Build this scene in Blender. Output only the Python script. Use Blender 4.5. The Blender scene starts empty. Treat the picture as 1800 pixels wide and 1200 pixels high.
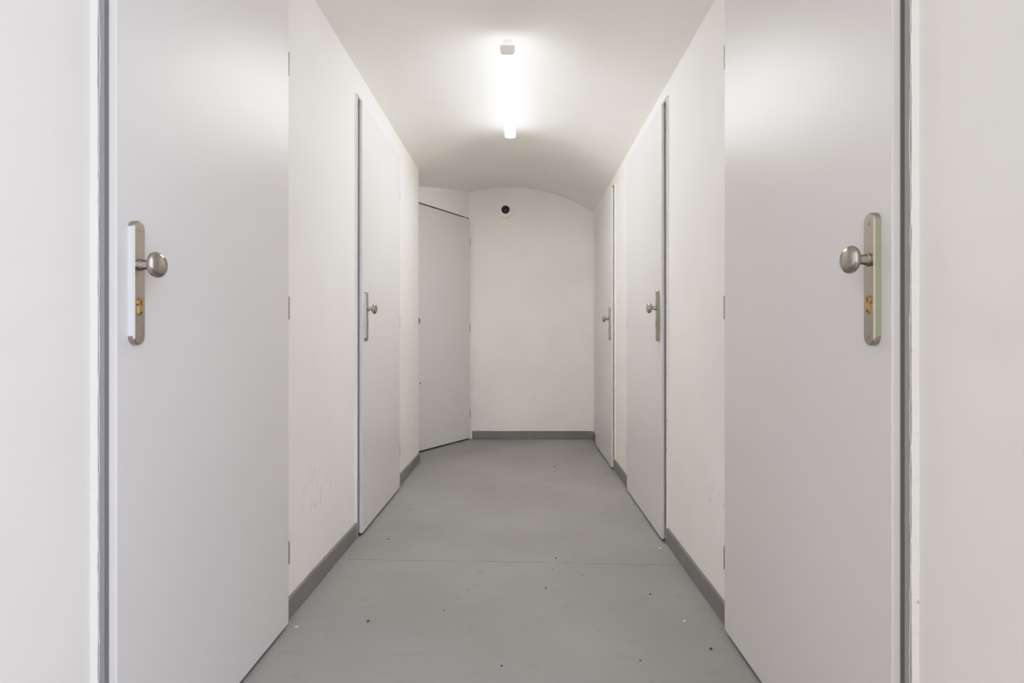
import bpy, bmesh, math, random
from mathutils import Vector, Matrix, noise
random.seed(7)
PI = math.pi
S = bpy.context.scene
C = S.collection

# ---------------------------------------------------------------- materials
def newmat(name):
    m = bpy.data.materials.new(name); m.use_nodes = True
    nt = m.node_tree
    return m, nt, nt.nodes['Principled BSDF']

def nd(nt, typ, **kw):
    n = nt.nodes.new(typ)
    for k, v in kw.items(): setattr(n, k, v)
    return n

def mixcol(nt, fac, a, b, blend='MIX'):
    n = nd(nt, 'ShaderNodeMix', data_type='RGBA', blend_type=blend)
    for sock, val in ((n.inputs[0], fac), (n.inputs[6], a), (n.inputs[7], b)):
        if isinstance(val, bpy.types.NodeSocket): nt.links.new(val, sock)
        elif isinstance(val, (int, float)): sock.default_value = val
        else: sock.default_value = (*val, 1)
    return n.outputs[2]

def mth(nt, op, a, b=None, clamp=False):
    n = nd(nt, 'ShaderNodeMath', operation=op, use_clamp=clamp)
    for i, v in enumerate((a, b)):
        if v is None: continue
        if isinstance(v, bpy.types.NodeSocket): nt.links.new(v, n.inputs[i])
        else: n.inputs[i].default_value = v
    return n.outputs[0]

def noise_tex(nt, co, scale, detail=4, rough=0.5):
    n = nd(nt, 'ShaderNodeTexNoise')
    n.inputs['Scale'].default_value = scale
    n.inputs['Detail'].default_value = detail
    n.inputs['Roughness'].default_value = rough
    nt.links.new(co, n.inputs['Vector'])
    return n.outputs['Fac']

def ramp(nt, f, lo, hi):
    n = nd(nt, 'ShaderNodeMapRange'); n.clamp = True
    nt.links.new(f, n.inputs[0])
    n.inputs[1].default_value = lo; n.inputs[2].default_value = hi
    return n.outputs[0]

def geo_pos(nt):
    return nd(nt, 'ShaderNodeNewGeometry').outputs['Position']

def bump(nt, bsdf, h, strength, dist=0.01):
    b = nd(nt, 'ShaderNodeBump')
    b.inputs['Strength'].default_value = strength
    b.inputs['Distance'].default_value = dist
    nt.links.new(h, b.inputs['Height'])
    nt.links.new(b.outputs[0], bsdf.inputs['Normal'])

def plaster(name, col, rough=0.6, var=0.05, scuff=None, bscale=7, bstr=0.25):
    """Painted plaster: faint blotches, soft trowel waves; scuff = (y, z, ry, rz) patch of little dark rubs."""
    m, nt, b = newmat(name)
    p = geo_pos(nt)
    f = ramp(nt, noise_tex(nt, p, 2.3, 5), 0.35, 0.65)
    dark = tuple(c*(1-var) for c in col)
    c = mixcol(nt, f, dark, col)
    for (sy, sz, ry, rz, k) in (scuff or []):
        sep = nd(nt, 'ShaderNodeSeparateXYZ'); nt.links.new(p, sep.inputs[0])
        dy = mth(nt, 'DIVIDE', mth(nt, 'SUBTRACT', sep.outputs[1], sy), ry)
        dz = mth(nt, 'DIVIDE', mth(nt, 'SUBTRACT', sep.outputs[2], sz), rz)
        r2 = mth(nt, 'ADD', mth(nt, 'MULTIPLY', dy, dy), mth(nt, 'MULTIPLY', dz, dz))
        mask = mth(nt, 'SUBTRACT', 1.0, r2, clamp=True)
        mp = nd(nt, 'ShaderNodeMapping'); nt.links.new(p, mp.inputs[0])
        mp.inputs['Scale'].default_value = (1, 75, k)
        s = ramp(nt, noise_tex(nt, mp.outputs[0], 1.0, 3), 0.60, 0.72)
        c = mixcol(nt, mth(nt, 'MULTIPLY', mth(nt, 'MULTIPLY', s, ramp(nt, mask, 0.0, 0.4)), 0.42), c, (0.22, 0.21, 0.20))
    nt.links.new(c, b.inputs['Base Color'])
    b.inputs['Roughness'].default_value = rough
    b.inputs['Specular IOR Level'].default_value = 0.3
    h = mth(nt, 'ADD', noise_tex(nt, p, bscale, 3), mth(nt, 'MULTIPLY', noise_tex(nt, p, 60, 3), 0.08))
    bump(nt, b, h, bstr, 0.012)
    return m

WALLC = (0.81, 0.79, 0.758)
M = {}
M['wall_l'] = plaster('white_wall_paint_left', WALLC, scuff=[(2.08, 0.37, 0.19, 0.09, 22)])
M['wall_r'] = plaster('white_wall_paint_right', WALLC, scuff=[(1.86, 0.385, 0.14, 0.06, 60)])
M['wall_b'] = plaster('white_wall_paint_back', WALLC, var=0.06)
M['ceil'] = plaster('vault_paint', (0.83, 0.81, 0.775), bscale=4.5, bstr=0.35, var=0.04)
M['caulk'] = plaster('filler_paint', (0.81, 0.795, 0.765), bscale=40, bstr=0.5)
nt = M['caulk'].node_tree; b = nt.nodes['Principled BSDF']
old = b.inputs['Base Color'].links[0].from_socket
nt.links.new(mixcol(nt, mth(nt, 'MULTIPLY', ramp(nt, noise_tex(nt, geo_pos(nt), 26, 4), 0.685, 0.73), 0.7), old, (0.36, 0.29, 0.21)), b.inputs['Base Color'])

# grey floor paint with blotches, grit and one hairline joint across the passage
m, nt, b = newmat('grey_floor_paint')
p = geo_pos(nt)
sep = nd(nt, 'ShaderNodeSeparateXYZ'); nt.links.new(p, sep.inputs[0])
c = mixcol(nt, ramp(nt, noise_tex(nt, p, 1.7, 6), 0.35, 0.68), (0.250, 0.244, 0.236), (0.300, 0.294, 0.288))
c = mixcol(nt, mth(nt, 'MULTIPLY', ramp(nt, noise_tex(nt, p, 14, 4), 0.60, 0.72), 0.45), c, (0.225, 0.21, 0.196))
c = mixcol(nt, mth(nt, 'MULTIPLY', ramp(nt, noise_tex(nt, p, 45, 2), 0.72, 0.78), 0.5), c, (0.18, 0.17, 0.16))
wob = mth(nt, 'MULTIPLY', mth(nt, 'SUBTRACT', noise_tex(nt, p, 5, 3), 0.5), 0.02)
line = mth(nt, 'ADD', mth(nt, 'ADD', sep.outputs[1], mth(nt, 'MULTIPLY', sep.outputs[0], 0.0448)), wob)
d = mth(nt, 'ABSOLUTE', mth(nt, 'SUBTRACT', line, 2.272))
ln = mth(nt, 'SUBTRACT', 1.0, ramp(nt, d, 0.0012, 0.0030))
brk = ramp(nt, noise_tex(nt, p, 9, 3), 0.36, 0.52)
c = mixcol(nt, mth(nt, 'MULTIPLY', ln, mth(nt, 'ADD', mth(nt, 'MULTIPLY', brk, 0.55), 0.25)), c, (0.10, 0.095, 0.09))
nt.links.new(c, b.inputs['Base Color'])
b.inputs['Roughness'].default_value = 0.5
b.inputs['Specular IOR Level'].default_value = 0.35
bump(nt, b, noise_tex(nt, p, 12, 4), 0.12, 0.006)
M['floor'] = m

def paint(name, col, rough, var=0.03, spec=0.5, metal=0.0, nscale=20, bstr=0.04):
    m, nt, b = newmat(name)
    p = geo_pos(nt)
    f = noise_tex(nt, p, nscale, 3)
    c = mixcol(nt, f, tuple(x*(1-var) for x in col), tuple(min(1, x*(1+var)) for x in col))
    nt.links.new(c, b.inputs['Base Color'])
    b.inputs['Roughness'].default_value = rough
    b.inputs['Specular IOR Level'].default_value = spec
    b.inputs['Metallic'].default_value = metal
    if bstr: bump(nt, b, f, bstr, 0.002)
    return m

M['leaf'] = paint('light_grey_door_paint', (0.64, 0.63, 0.62), 0.38, var=0.015, nscale=3)
M['frame'] = paint('grey_frame_paint', (0.30, 0.295, 0.30), 0.45)
M['gap_shade'] = paint('painted_gap_shade', (0.05, 0.042, 0.035), 0.8)  # shade in the slit above the slanting door, put into the header colour
M['base'] = paint('dark_grey_skirting', (0.18, 0.175, 0.173), 0.5, var=0.12, nscale=9)
M['knob'] = paint('satin_nickel', (0.40, 0.365, 0.33), 0.19, metal=1.0, nscale=120, bstr=0.01)
M['nickel'] = paint('brushed_nickel', (0.40, 0.362, 0.322), 0.30, metal=1.0, nscale=120, bstr=0.02)
M['brass'] = paint('brass', (0.50, 0.34, 0.14), 0.3, metal=1.0, nscale=60)
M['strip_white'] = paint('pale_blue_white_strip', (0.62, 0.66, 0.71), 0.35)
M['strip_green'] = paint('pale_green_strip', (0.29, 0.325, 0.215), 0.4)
M['hinge'] = paint('dull_hinge_metal', (0.36, 0.33, 0.30), 0.42, metal=0.8)
M['black'] = paint('black_hole', (0.012, 0.012, 0.012), 0.6)
M['dome'] = paint('black_dome_glass', (0.012, 0.011, 0.010), 0.12)
M['plastic'] = paint('white_plastic', (0.90, 0.895, 0.88), 0.4)
M['cap'] = paint('lamp_end_grey', (0.78, 0.76, 0.75), 0.5)
M['crumb'] = paint('dark_grit', (0.03, 0.028, 0.026), 0.8)
M['flake'] = paint('white_paint_flake', (0.85, 0.84, 0.82), 0.6)
m, nt, b = newmat('opal_lamp_diffuser')
b.inputs['Base Color'].default_value = (0.9, 0.9, 0.88, 1)
b.inputs['Emission Color'].default_value = (1.0, 0.972, 0.918, 1)
# the light engine points down: the sides of the opal cover glow less than its underside
gn = nd(nt, 'ShaderNodeNewGeometry'); sp = nd(nt, 'ShaderNodeSeparateXYZ'); nt.links.new(gn.outputs['Normal'], sp.inputs[0])
dn = ramp(nt, mth(nt, 'MULTIPLY', sp.outputs[2], -1.0), 0.0, 1.0)
nt.links.new(mth(nt, 'ADD', mth(nt, 'MULTIPLY', dn, 72.0 - 12.0), 12.0), b.inputs['Emission Strength'])
M['glow'] = m
m, nt, b = newmat('added_glow_end_cap')
b.inputs['Base Color'].default_value = (0.9, 0.9, 0.88, 1)
b.inputs['Emission Color'].default_value = (1.0, 0.972, 0.918, 1)
b.inputs['Emission Strength'].default_value = 10.0  # glow added to the far end cap to brighten the ceiling beyond the lamp
M['capglow'] = m

# ---------------------------------------------------------------- mesh helpers
def obj(name, bm, mat, parent=None, smooth=False, bevel=0):
    me = bpy.data.meshes.new(name)
    bmesh.ops.recalc_face_normals(bm, faces=bm.faces)
    bm.to_mesh(me); bm.free()
    for q in (mat if isinstance(mat, list) else [mat]): me.materials.append(q)
    if smooth:
        for f in me.polygons: f.use_smooth = True
    o = bpy.data.objects.new(name, me); C.objects.link(o)
    if parent: o.parent = parent
    if bevel:
        md = o.modifiers.new('soft_edges', 'BEVEL'); md.width = bevel; md.segments = 2
        md.limit_method = 'ANGLE'; md.angle_limit = 0.6
    if smooth:
        es = o.modifiers.new('edge_split', 'EDGE_SPLIT'); es.split_angle = math.radians(40)
    return o

def box(bm, x0, x1, y0, y1, z0, z1, mi=0):
    vs = [bm.verts.new((x, y, z)) for x in (x0, x1) for y in (y0, y1) for z in (z0, z1)]
    for idx in ((0,1,3,2), (4,6,7,5), (0,4,5,1), (2,3,7,6), (0,2,6,4), (1,5,7,3)):
        f = bm.faces.new([vs[i] for i in idx]); f.material_index = mi

def lathe(bm, prof, origin, axis, seg=32, squash=None):
    """profile [(t, r)] around an axis vector from origin"""
    ax = Vector(axis).normalized()
    a = ax.orthogonal().normalized(); b2 = ax.cross(a)
    rings = []
    for t, r in prof:
        ctr = Vector(origin) + ax*t
        if r < 1e-6: rings.append([bm.verts.new(ctr)])
        else: rings.append([bm.verts.new(ctr + (a*math.cos(2*PI*k/seg) + b2*math.sin(2*PI*k/seg))*r) for k in range(seg)])
    for r0, r1 in zip(rings, rings[1:]):
        for k in range(seg):
            k2 = (k+1) % seg
            if len(r0) == 1 and len(r1) == 1: continue
            if len(r0) == 1: bm.faces.new((r0[0], r1[k], r1[k2]))
            elif len(r1) == 1: bm.faces.new((r0[k], r1[0], r0[k2]))
            else: bm.faces.new((r0[k], r1[k], r1[k2], r0[k2]))
    for rr in (rings[0], rings[-1]):
        if len(rr) > 2: bm.faces.new(rr)

def extrude_outline(bm, pts, v0, v1, inset=0.0):
    """pts in (y, z); extruded along local x from v0 to v1; a chamfer of `inset` on the v1 side"""
    n = len(pts)
    cy = sum(p[0] for p in pts)/n; cz = sum(p[1] for p in pts)/n
    def ring(v, ins):
        out = []
        for i, (y, z) in enumerate(pts):
            py, pz = pts[i-1]; ny, nz = pts[(i+1) % n]
            t = Vector((ny-py, nz-pz)); nn = Vector((t.y, -t.x))
            if nn.length > 0: nn.normalize()
            if nn.dot(Vector((y-cy, z-cz))) < 0: nn = -nn
            out.append(bm.verts.new((v, y-nn.x*ins, z-nn.y*ins)))
        return out
    lv = [(v0, 0)] + ([(v1-inset, 0), (v1, inset)] if inset else [(v1, 0)])
    rs = [ring(*q) for q in lv]
    for r0, r1 in zip(rs, rs[1:]):
        for k in range(n):
            bm.faces.new((r0[k], r1[k], r1[(k+1) % n], r0[(k+1) % n]))
    bm.faces.new(rs[0]); bm.faces.new(rs[-1])

def tagit(o, label, cat, group=None, kind=None):
    o['label'] = label; o['category'] = cat
    if group: o['group'] = group
    if kind: o['kind'] = kind
    return o

def empty(name, loc, rz=0):
    o = bpy.data.objects.new(name, None); C.objects.link(o)
    o.location = loc; o.rotation_euler = (0, 0, rz); o.empty_display_size = 0.1
    return o

# ---------------------------------------------------------------- plan of the passage
XL, XR, YB = -0.77, 0.66, 5.07          # left wall, right wall, end wall
YS, YL = 0.12, 4.12                     # where the walls start, where the left wall stops
CX, CH = -0.09, 2.309                   # crest of the vault
def vault(x):
    k = 0.28 if x < CX else 0.415
    return CH - k*(x-CX)**2
LIP = 0.028                             # leaf face stands this far off the wall
doors = {   # name: side, latch y, hinge y, top
    'door_1': ('L', 1.011, 1.758, 2.030),
    'door_2': ('L', 2.570, 3.363, 2.030),
    'door_3': ('R', 0.942, 1.720, 1.985),
    'door_4': ('R', 2.497, 3.314, 1.985),
    'door_5': ('R', 3.887, 4.727, 1.985),
}
FW = 0.022                              # frame face showing beside the leaf

def wall_mesh(y0, y1, ztop, depth, openings, zb=0.0):
    """local: face at x=0 looking +x, body towards -x; recesses for the doors 8 cm deep"""
    bm = bmesh.new()
    box(bm, -depth, -0.08, y0, y1, zb, ztop)
    ys = y0
    for a, b_, t in sorted(openings):
        box(bm, -0.08, 0, ys, a, zb, ztop)
        box(bm, -0.08, 0, a, b_, t, ztop)
        ys = b_
    box(bm, -0.08, 0, ys, y1, zb, ztop)
    return bm

def struct(o, label, cat):
    return tagit(o, label, cat, kind='structure')

G = 0.004
opL = [(d[1]-FW-0.001, d[2]+FW+0.001, d[3]+FW+0.001) for d in doors.values() if d[0] == 'L']
opR = [(-(d[2]+FW+0.001), -(d[1]-FW-0.001), d[3]+FW+0.001) for d in doors.values() if d[0] == 'R']
o = obj('wall_left', wall_mesh(YS, YL, vault(XL)+0.004, 0.33, opL), M['wall_l']); o.location = (XL, 0, 0)
struct(o, 'white plastered wall on the left with two grey doors', 'wall')
o = obj('wall_right', wall_mesh(-YB, -YS, vault(XR)+0.004, 0.20, opR), M['wall_r']); o.location = (XR, 0, 0); o.rotation_euler.z = PI
struct(o, 'white plastered wall on the right with three grey doors', 'wall')

# end wall, top cut to the arc of the vault
bm = bmesh.new()
xs = [-0.50 + (XR+0.02+0.50)*i/40 for i in range(41)]
f0 = [bm.verts.new((x, YB, 0)) for x in xs]; f1 = [bm.verts.new((x, YB, vault(x)+0.003)) for x in xs]
b0 = [bm.verts.new((x, YB+0.2, 0)) for x in xs]; b1 = [bm.verts.new((x, YB+0.2, vault(x)+0.003)) for x in xs]
for i in range(40):
    for q in ((f0,f1), (b0,b1), (f1,b1), (f0,b0)):
        bm.faces.new((q[0][i], q[0][i+1], q[1][i+1], q[1][i]))
bm.faces.new((f0[0], f1[0], b1[0], b0[0])); bm.faces.new((f0[-1], f1[-1], b1[-1], b0[-1]))
struct(obj('wall_back', bm, M['wall_b']), 'white end wall under the arched ceiling, camera mounted high on it', 'wall')

# slanting wall in the far left corner, holding the last door
PC = Vector((-0.486, YB)); dv = Vector((-0.511, -0.859)).normalized()
DW = 0.80
ang = math.atan2(-0.511, 0.859)
Lw = 1.13
orig = PC + dv*Lw                        # local y runs from the hidden end to the corner
dtop = 2.008
lu0, lu1 = Lw-0.020-DW, Lw-0.020          # leaf along the wall
bm = bmesh.new()
def slab(bm, x0, x1, y0, y1, z0):        # upright slab whose top follows the vault
    n = 12
    vs = []
    for i in range(n+1):
        y = y0+(y1-y0)*i/n
        row = []
        for x in (x0, x1):
            w = orig + Vector((math.cos(ang), math.sin(ang)))*x + (-dv)*y
            row += [bm.verts.new((x, y, z0)), bm.verts.new((x, y, max(vault(w.x), z0+0.02)+0.003))]
        vs.append(row)
    for r0, r1 in zip(vs, vs[1:]):
        bm.faces.new((r0[0], r1[0], r1[1], r0[1])); bm.faces.new((r0[2], r0[3], r1[3], r1[2]))
        bm.faces.new((r0[1], r1[1], r1[3], r0[3])); bm.faces.new((r0[0], r0[2], r1[2], r1[0]))
    for r in (vs[0], vs[-1]): bm.faces.new((r[0], r[1], r[3], r[2]))
slab(bm, -0.20, -0.08, 0, Lw, 0)
slab(bm, -0.08, 0, 0, lu0-FW-0.001, 0)
slab(bm, -0.08, 0, lu0-FW-0.001, Lw, dtop+0.022)
o = obj('wall_corner', bm, M['wall_b']); o.location = (orig.x, orig.y, 0); o.rotation_euler.z = ang
struct(o, 'short slanting white wall in the far left corner', 'wall')

# floor and vaulted ceiling
bm = bmesh.new(); box(bm, -1.6, 1.3, -1.2, YB+0.2, -0.15, 0)
struct(obj('floor', bm, M['floor']), 'grey painted concrete floor with one hairline joint across it', 'floor')
bm = bmesh.new()
N = 64; x0, x1 = -1.12, 0.86
rows = []
ysn = [YS + (YB+0.2-YS)*j/24 for j in range(25)]
for y in ysn:
    rows.append([bm.verts.new((x0+(x1-x0)*i/N, y, vault(x0+(x1-x0)*i/N) + 0.006*(noise.noise(Vector((i*0.13, y*1.3, 0)))) * (1 if 0.25 < i/N < 0.85 and y < 4.6 else 0))) for i in range(N+1)])
for r0, r1 in zip(rows, rows[1:]):
    for i in range(N): bm.faces.new((r0[i], r0[i+1], r1[i+1], r1[i]))
t0 = [bm.verts.new((x, y, 2.55)) for x in (x0, x1) for y in (ysn[0], ysn[-1])]
bm.faces.new((t0[0], t0[1], t0[3], t0[2]))
bm.faces.new([t0[0]] + rows[0] + [t0[2]])
bm.faces.new([t0[1]] + rows[-1] + [t0[3]])
bm.faces.new([t0[0]] + [r[0] for r in rows] + [t0[1]])
bm.faces.new([t0[2]] + [r[-1] for r in rows] + [t0[3]])
struct(obj('ceiling', bm, M['ceil'], smooth=True), 'white plastered barrel vault over the passage', 'ceiling')

# ---------------------------------------------------------------- skirting
def skirting(name, p0, p1, label, h=0.068, t=0.009):
    """p0 -> p1 along the wall foot; the room lies to the left of that direction"""
    p0 = Vector(p0); p1 = Vector(p1); L = (p1-p0).length
    d = (p1-p0)/L
    bm = bmesh.new()
    n = max(4, int(L/0.04)); rows = []
    for i in range(n+1):
        u = L*i/n
        hh = h + 0.0022*noise.noise(Vector((u*5+p0.x*3, p0.y*7, 1.3)))
        tt = t + 0.0015*noise.noise(Vector((u*7+p0.x*3, p0.y*7, 4.1)))
        uc = 0.0015+max(0, 0.006*noise.noise(Vector((u*9+p0.y*3, p0.x*7, 7.7))))
        rows.append([bm.verts.new((u, w, z)) for w, z in ((0, 0), (tt-0.005, 0), (tt-0.004, uc), (tt+0.001, uc+0.001), (tt, hh-0.003), (tt-0.003, hh), (0, hh))])
    for r0, r1 in zip(rows, rows[1:]):
        for k in range(7): bm.faces.new((r0[k], r1[k], r1[(k+1) % 7], r0[(k+1) % 7]))
    bm.faces.new(rows[0]); bm.faces.new(rows[-1])
    o = obj(name, bm, M['base']); o.location = (p0.x, p0.y, 0)
    o.rotation_euler.z = math.atan2(d.y, d.x)
    struct(o, label, 'skirting')
fr = FW+0.003
skirting('baseboard_left', (XL, 2.570-fr), (XL, 1.758+fr), 'dark grey skirting on the left wall between the two doors')
skirting('baseboard_left.001', (XL, YL), (XL, 3.363+fr), 'dark grey skirting on the left wall past the second door')
skirting('baseboard_left.002', (-1.02, YL), (XL, YL), 'dark grey skirting round the end of the left wall')
skirting('baseboard_right', (XR, 1.720+fr), (XR, 2.497-fr), 'dark grey skirting on the right wall between first and second door')
skirting('baseboard_right.001', (XR, 3.314+fr), (XR, 3.887-fr), 'dark grey skirting on the right wall between second and third door')
skirting('baseboard_right.002', (XR, 4.727+fr), (XR, YB), 'dark grey skirting on the right wall at the far corner')
skirting('baseboard_back', (XR-0.009, YB), (-0.455, YB), 'dark grey skirting along the end wall', h=0.072)
skirting('baseboard_left.003', (XL, 1.011-fr), (XL, YS), 'dark grey skirting on the left wall before the first door')
skirting('baseboard_right.003', (XR, YS), (XR, 0.942-fr), 'dark grey skirting on the right wall before the first door')

# ---------------------------------------------------------------- doors
def stadium(cy, z0, z1, w, seg=14):
    r = w/2; pts = []
    for k in range(seg+1):
        a = PI*k/seg; pts.append((cy+r*math.cos(a), z1-r+r*math.sin(a)))
    for k in range(seg+1):
        a = PI+PI*k/seg; pts.append((cy+r*math.cos(a), z0+r+r*math.sin(a)))
    return pts

def make_door(name, root_loc, rz, s, w, top, label, green, diag=False, strip=True):
    """local x = out of the wall, local y*s = from latch edge to hinge edge"""
    R = empty(name, root_loc, rz)
    tagit(R, label, 'door', kind='structure')
    Y = lambda u: u*s
    def ubox(bm, v0, v1, u0, u1, z0, z1):
        a, b_ = sorted((Y(u0), Y(u1))); box(bm, v0, v1, a, b_, z0, z1)
    # leaf: rebated panel, the lip laps over the frame
    bm = bmesh.new()
    ubox(bm, 0.0125, LIP, 0, w, 0.014, top)
    ubox(bm, -0.022, 0.0125, 0.014, w-0.014, 0.014, top-0.014)
    obj('leaf', bm, M['leaf'], R, bevel=0.0022)
    # frame
    bm = bmesh.new()
    T = top+FW
    fw2 = FW if not diag else 0.005
    tf = FW if not diag else 0.019
    for (u0, u1) in ((-FW, 0.011), (w-0.011, w+fw2)):
        ga, gb = (u0, u1-0.018) if u0 < 0 else (u0+0.018, u1)
        ubox(bm, -0.079, 0.011, ga, gb, 0, top+tf)
        ubox(bm, -0.079, -0.030, *((gb, u1) if u0 < 0 else (u0, ga)), 0, top-0.011)
    if not diag:
        ubox(bm, -0.079, 0.011, -0.007, w+0.007, top+0.007, top+tf)
    ubox(bm, -0.079, -0.030 if not diag else -0.055, -0.007, w+0.007, top-0.011, top+(0.007 if not diag else 0.019))
    F = obj('frame', bm, M['frame'], R)
    if diag:
        for f in F.data.polygons[-6:]: f.material_index = 1
        F.data.materials.append(M['gap_shade'])
    # ragged white filler along the outside of the frame
    if not diag:
        bm = bmesh.new()
        def strip_line(n, pos):
            prev = None
            for i in range(n+1):
                q = [bm.verts.new(c) for c in pos(i/n)]
                if prev:
                    for k in range(4): bm.faces.new((prev[k], q[k], q[(k+1) % 4], prev[(k+1) % 4]))
                else: bm.faces.new(q)
                prev = q
            bm.faces.new(prev)
        sd = len(label)*1.7
        def rag(z, k, amp):
            a = noise.noise(Vector((z*6, sd, k)))*0.6 + noise.noise(Vector((z*28, sd, k+3)))*0.5
            c = noise.noise(Vector((z*70, sd, k+9)))
            return amp*(a + 0.5*max(0, c) )
        for (u_in, sg, k) in ((-FW, -1, 0), (w+FW, 1, 20)):
            def pos(t, u_in=u_in, sg=sg, k=k):
                z = 0.07 + (T-0.07)*t
                e = 0.0018 + rag(z, k, 0.0045)
                return [(0, Y(u_in+sg*(0.004+rag(z, k+2, 0.002))), z), (0.0095+rag(z, k+1, 0.0015), Y(u_in+sg*0.0008), z),
                        (0.0114, Y(u_in-sg*e), z), (0, Y(u_in-sg*0.001), z)]
            strip_line(150, pos)
        def pos(t):
            u = -FW + (w+2*FW)*t
            e = 0.003 + rag(u, 40, 0.003)
            return [(0, Y(u), T+0.005), (0.0105, Y(u), T+0.001), (0.0122, Y(u), T-e), (0, Y(u), T-0.001)]
        strip_line(40, pos)
        obj('filler_edge', bm, M['caulk'], R)
    # hinges
    for z in (0.235, 1.018, 1.800):
        bm = bmesh.new()
        lathe(bm, [(0, 0.003), (0.002, 0.0065), (0.036, 0.0065), (0.0365, 0.005), (0.0385, 0.005), (0.039, 0.0065), (0.073, 0.0065), (0.075, 0.003)],
              (0.0215, Y(w+0.0070), z-0.0375), (0, 0, 1), 16)
        ubox(bm, 0.0105, 0.0235, w+0.0015, w+0.0045, z-0.033, z+0.033)
        obj('hinge', bm, M['hinge'], R, smooth=True)
    # handle plate with knob, lock and screws
    v0 = LIP; th = 0.012; pu = 0.0445; pw = 0.032; z0, z1 = 0.908, 1.145
    bm = bmesh.new()
    extrude_outline(bm, stadium(Y(pu), z0, z1, pw), v0-0.0005, v0+th, 0.0025)
    P = obj('handle_plate', bm, M['nickel'], R, smooth=True)
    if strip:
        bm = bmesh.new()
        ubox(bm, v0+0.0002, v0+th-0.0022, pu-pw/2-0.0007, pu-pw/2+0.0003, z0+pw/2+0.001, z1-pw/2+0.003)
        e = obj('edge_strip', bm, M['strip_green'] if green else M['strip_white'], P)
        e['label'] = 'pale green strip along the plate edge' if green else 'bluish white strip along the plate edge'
    kz = 1.061
    bm = bmesh.new()
    lathe(bm, [(-0.001, 0.0115), (0.004, 0.0115), (0.0055, 0.0098), (0.014, 0.0088), (0.020, 0.0080), (0.0245, 0.0085), (0.026, 0.0085)], (v0+th, Y(pu), kz), (1, 0, 0), 28)
    N_ = obj('knob_neck', bm, M['knob'], P, smooth=True)
    bm = bmesh.new()
    pr = [(0.0, 0.008)]
    a, rr = 0.0122, 0.0252
    for k in range(1, 17):
        t = -PI/2*0.86 + (PI/2*1.86)*k/16
        t = min(t, PI/2)
        pr.append((0.011 + a*math.sin(t), rr*max(0.0, math.cos(t))**0.85))
    pr[-1] = (pr[-1][0], 0)
    lathe(bm, pr, (v0+th+0.022, Y(pu), kz), (1, 0, 0), 40)
    obj('knob', bm, M['knob'], P, smooth=True)
    # profile lock cylinder
    bm = bmesh.new(); zc = kz-0.072
    pts = []
    r = 0.0083; hw = 0.005
    a0 = math.asin(hw/r)
    for k in range(25):
        t = -PI/2 + a0 + (2*PI-2*a0)*k/24
        pts.append((Y(pu)+r*math.cos(t), zc+r*math.sin(t)))
    for k in range(9):
        t = PI + PI*k/8
        pts.append((Y(pu)+hw*math.cos(t), zc-0.0195+hw*math.sin(t)))
    extrude_outline(bm, pts, v0+th-0.001, v0+th+0.0022)
    obj('lock_cylinder', bm, M['brass'], P)
    bm = bmesh.new(); ubox(bm, v0+th+0.0018, v0+th+0.0026, pu-0.001, pu+0.001, zc-0.005, zc+0.005)
    lathe(bm, [(0, 0.0022), (0.0006, 0.0022)], (v0+th+0.002, Y(pu), zc-0.0195), (1, 0, 0), 12)
    obj('keyhole', bm, M['black'], P)
    for z in (z0+0.018, z1-0.018):
        bm = bmesh.new()
        lathe(bm, [(-0.0005, 0.0042), (0.0006, 0.0042), (0.0012, 0.003), (0.0013, 0.0)], (v0+th, Y(pu), z), (1, 0, 0), 18)
        ubox(bm, v0+th+0.0005, v0+th+0.0016, pu-0.0036, pu+0.0036, z-0.0005, z+0.0005)
        obj('screw', bm, M['nickel'], P)
    return R

labels = {
    'door_1': 'nearest light grey door in the left wall, brushed nickel knob plate with white edge',
    'door_2': 'second light grey door in the left wall, just before the wall ends',
    'door_3': 'nearest light grey door in the right wall, brushed nickel knob plate with green edge',
    'door_4': 'middle light grey door of the three in the right wall',
    'door_5': 'last light grey door in the right wall, next to the end wall',
}
for n, (side, ya, yb, top) in doors.items():
    if side == 'L': make_door(n, (XL, ya, 0), 0, 1, yb-ya, top, labels[n], False)
    else: make_door(n, (XR, ya, 0), PI, -1, yb-ya, top, labels[n], True)
lo = orig + (-dv)*lu0
D6 = make_door('door_6', (lo.x, lo.y, 0), ang, 1, DW, dtop, 'light grey door set in the slanting wall at the far left corner', False, diag=True)
bm = bmesh.new()
lathe(bm, [(-0.001, 0.006), (0.012, 0.006), (0.014, 0.003), (0.0145, 0)], (LIP, 0.118, 0.563), (1, 0, 0), 14)
obj('stop_peg', bm, M['hinge'], D6, smooth=True)

# ---------------------------------------------------------------- ceiling lamp
ya, yb_ = 2.545, 3.615
xa, xb_ = -0.066, -0.0745
Lr = empty('batten_lamp', ((xa+xb_)/2, (ya+yb_)/2, CH-0.001), math.atan2(-(xb_-xa), yb_-ya))
tagit(Lr, 'long lit white batten lamp along the crest of the vaulted ceiling', 'ceiling lamp')
hl = (yb_-ya)/2
bm = bmesh.new(); box(bm, -0.022, 0.022, -hl+0.02, hl-0.02, -0.034, -0.0005)
obj('mounting_base', bm, M['plastic'], Lr, bevel=0.002)
def lampsec(y0, y1, hw, zt, zb):
    bm = bmesh.new()
    pts = [(-hw, zt), (hw, zt), (hw, zb+0.012), (hw-0.004, zb+0.004), (hw-0.012, zb), (-hw+0.012, zb), (-hw+0.004, zb+0.004), (-hw, zb+0.012)]
    r0 = [bm.verts.new((x, y0, z)) for x, z in pts]; r1 = [bm.verts.new((x, y1, z)) for x, z in pts]
    for k in range(8): bm.faces.new((r0[k], r0[(k+1) % 8], r1[(k+1) % 8], r1[k]))
    bm.faces.new(r0); bm.faces.new(r1)
    return bm
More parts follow.
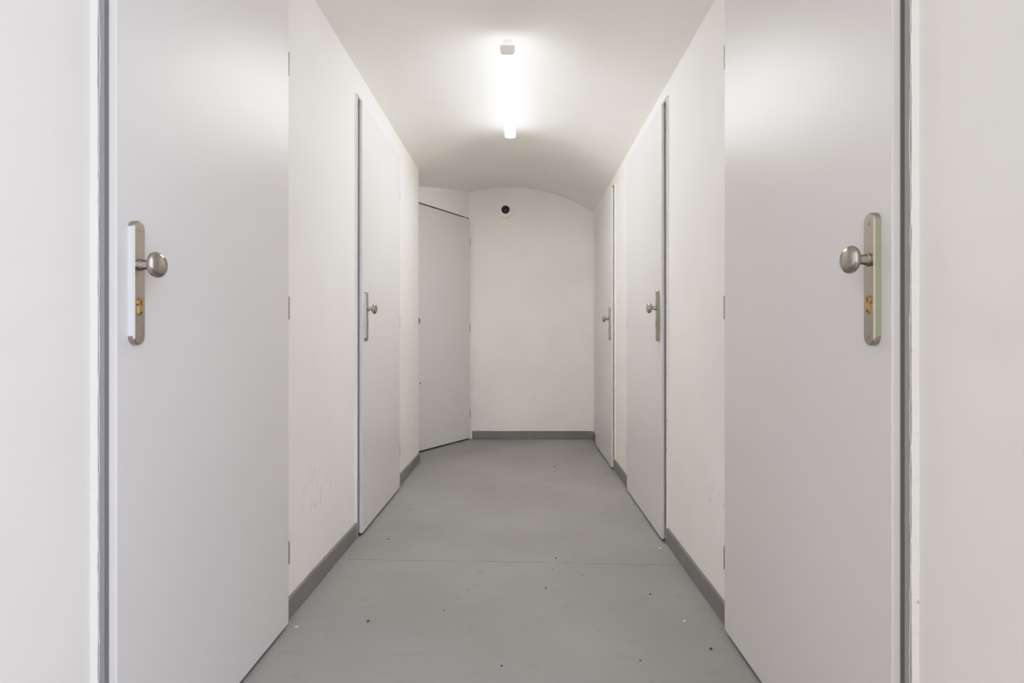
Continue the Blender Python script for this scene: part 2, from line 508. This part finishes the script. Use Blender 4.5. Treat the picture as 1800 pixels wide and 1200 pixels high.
obj('diffuser', lampsec(-hl+0.012, hl-0.012, 0.0335, -0.0345, -0.074), M['glow'], Lr)
for a, b2, q in ((-hl, -hl+0.0125, 'cap'), (hl-0.0125, hl, 'capglow')):
    obj('end_cap', lampsec(a, b2, 0.0345, -0.0335, -0.0745), M[q], Lr, bevel=0.001)

# ---------------------------------------------------------------- turret camera on the end wall
K = empty('security_camera', (-0.147, YB, 2.082))
tagit(K, 'small white turret security camera with black dome, high on the end wall', 'security camera')
bm = bmesh.new()
lathe(bm, [(-0.0005, 0.051), (0.004, 0.054), (0.034, 0.054), (0.0385, 0.051), (0.0395, 0.044)], (0, 0, 0), (0, -1, 0), 40)
obj('base', bm, M['plastic'], K, smooth=True)
ax = Vector((0, -1, 0.03)).normalized()
bm = bmesh.new()
lathe(bm, [(0, 0.0465), (0.012, 0.0465), (0.020, 0.0445), (0.0235, 0.0405), (0.0235, 0.036)], (0, -0.036, 0.003), ax, 40)
obj('turret', bm, M['plastic'], K, smooth=True)
bm = bmesh.new()
pr = [(0.0, 0.0385)]
for k in range(1, 11):
    t = 0.5*PI*k/10
    pr.append((0.030*math.sin(t), 0.0385*math.cos(t)))
pr[-1] = (pr[-1][0], 0)
lathe(bm, pr, Vector((0, -0.036, 0.008))+ax*0.021, ax, 40)
obj('dome', bm, M['dome'], K, smooth=True)
bm = bmesh.new()
lathe(bm, [(0.0, 0.011), (0.003, 0.011), (0.004, 0.007), (0.0045, 0)], Vector((0, -0.036, 0.008))+ax*0.0495, ax, 20)
obj('lens', bm, M['dome'], K, smooth=True)

# ---------------------------------------------------------------- grit and paint flakes on the floor
def fl(px, py):                         # floor point seen at that place of the photograph
    Yd = 970*0.92/(py-595)
    return ((px-917)/970*Yd, Yd)
def crumb(px, py, size, label, mat='crumb', flat=False):
    x, y = fl(px, py)
    bm = bmesh.new()
    bmesh.ops.create_icosphere(bm, subdivisions=2, radius=size)
    sx, sy, sz = (1.4, 0.8, 0.16) if flat else (1.0, 0.75, 0.55)
    for v in bm.verts:
        k = 1 + 0.35*noise.noise(v.co*(1.2/size) + Vector((px, py, 0)))
        v.co = Vector((v.co.x*sx*k, v.co.y*sy*k, max(v.co.z, -0.6*size)*sz*k))
    zmin = min(v.co.z for v in bm.verts)
    for v in bm.verts: v.co.z -= zmin
    o = obj('paint_flake' if flat else 'crumb', bm, M[mat])
    o.location = (x, y, 0.0); o.rotation_euler.z = (px*7 % 31)/5
    tagit(o, label, 'paint flake' if flat else 'crumb', 'white paint flakes on the floor' if flat else 'dark crumbs on the floor')
crumb(521, 1101.5, 0.0042, 'white paint flake on the floor beside the hinge corner of the nearest left door', 'flake', True)
crumb(1160.5, 962.5, 0.0045, 'white paint flake on the floor near the foot of the middle right door', 'flake', True)
crumb(1203, 1091, 0.0040, 'white paint flake on the floor before the crack, towards the nearest right door', 'flake', True)
crumb(977.5, 981, 0.0040, 'dark crumb on the floor just beyond the crack, right of centre')
crumb(971, 1000, 0.0024, 'tiny dark crumb on the floor just this side of the crack')
crumb(1023.5, 1011, 0.0028, 'small dark crumb this side of the crack, second from it')
crumb(959.5, 1034, 0.0042, 'black crumb on the floor in the middle of the passage before the crack')
crumb(647, 1092, 0.0050, 'largest black crumb on the floor, towards the nearest left door')
crumb(1143, 1044.5, 0.0040, 'black crumb on the floor near the right wall skirting before the crack')
crumb(1249.5, 1140.5, 0.0048, 'black crumb on the floor beside the nearest right door')
crumb(881.5, 1170.5, 0.0036, 'dark crumb nearest the front of the floor, left of centre')
crumb(1125.5, 1161, 0.0030, 'small dark crumb at the front of the floor, right of centre')
crumb(780.5, 1073, 0.0030, 'small dark crumb left of centre before the crack')
crumb(823, 1037, 0.0026, 'tiny dark crumb left of centre, between the crack and the small crumb')
crumb(975, 820.5, 0.0070, 'dark crumb far down the passage towards the end wall')
crumb(1066, 830.5, 0.0050, 'dark crumb on the floor near the foot of the last right door')
crumb(683, 948, 0.0045, 'flat dark crumb beyond the crack near the second left door')

# ---------------------------------------------------------------- light: daylight from the open near end
W = bpy.data.worlds.new('daylight'); S.world = W; W.use_nodes = True
nt = W.node_tree; bg = nt.nodes['Background']
tc = nd(nt, 'ShaderNodeTexCoord'); sep = nd(nt, 'ShaderNodeSeparateXYZ'); nt.links.new(tc.outputs['Generated'], sep.inputs[0])
fx = ramp(nt, sep.outputs[0], -0.5, 0.7)
col = mixcol(nt, fx, (0.46, 0.435, 0.395), (1.04, 1.055, 1.25))
nt.links.new(col, bg.inputs['Color'])
bg.inputs['Strength'].default_value = 2.8

# ---------------------------------------------------------------- camera
cd = bpy.data.cameras.new('camera'); cam = bpy.data.objects.new('camera', cd); C.objects.link(cam)
cam.location = (0, 0, 0.92); cam.rotation_euler = (PI/2, 0, 0)
cd.sensor_width = 36; cd.lens = 36*970/1800
cd.shift_x = -17/1800; cd.shift_y = -5/1800
cd.clip_start = 0.02
S.camera = cam
S.view_settings.view_transform = 'Standard'
S.view_settings.look = 'None'
S.view_settings.exposure = 0.0
# photographic tone response: a little gain in the mids, a soft shoulder towards white
vs = S.view_settings; vs.use_curve_mapping = True
cm = vs.curve_mapping; WL = 4.0
cm.white_level = (WL, WL, WL); cm.black_level = (0, 0, 0); cm.extend = 'HORIZONTAL'
cv = cm.curves[3]
tone = [(0, 0), (0.10, 0.123), (0.25, 0.308), (0.45, 0.54), (0.60, 0.675), (0.80, 0.79), (1.10, 0.885), (1.6, 0.955), (2.4, 0.99), (4.0, 1.0)]
cv.points[0].location = (0, 0); cv.points[1].location = (1, 1)
for x, y in tone[1:-1]: cv.points.new(x/WL, y)
cm.update()
S.cycles.max_bounces = 16
S.cycles.diffuse_bounces = 10
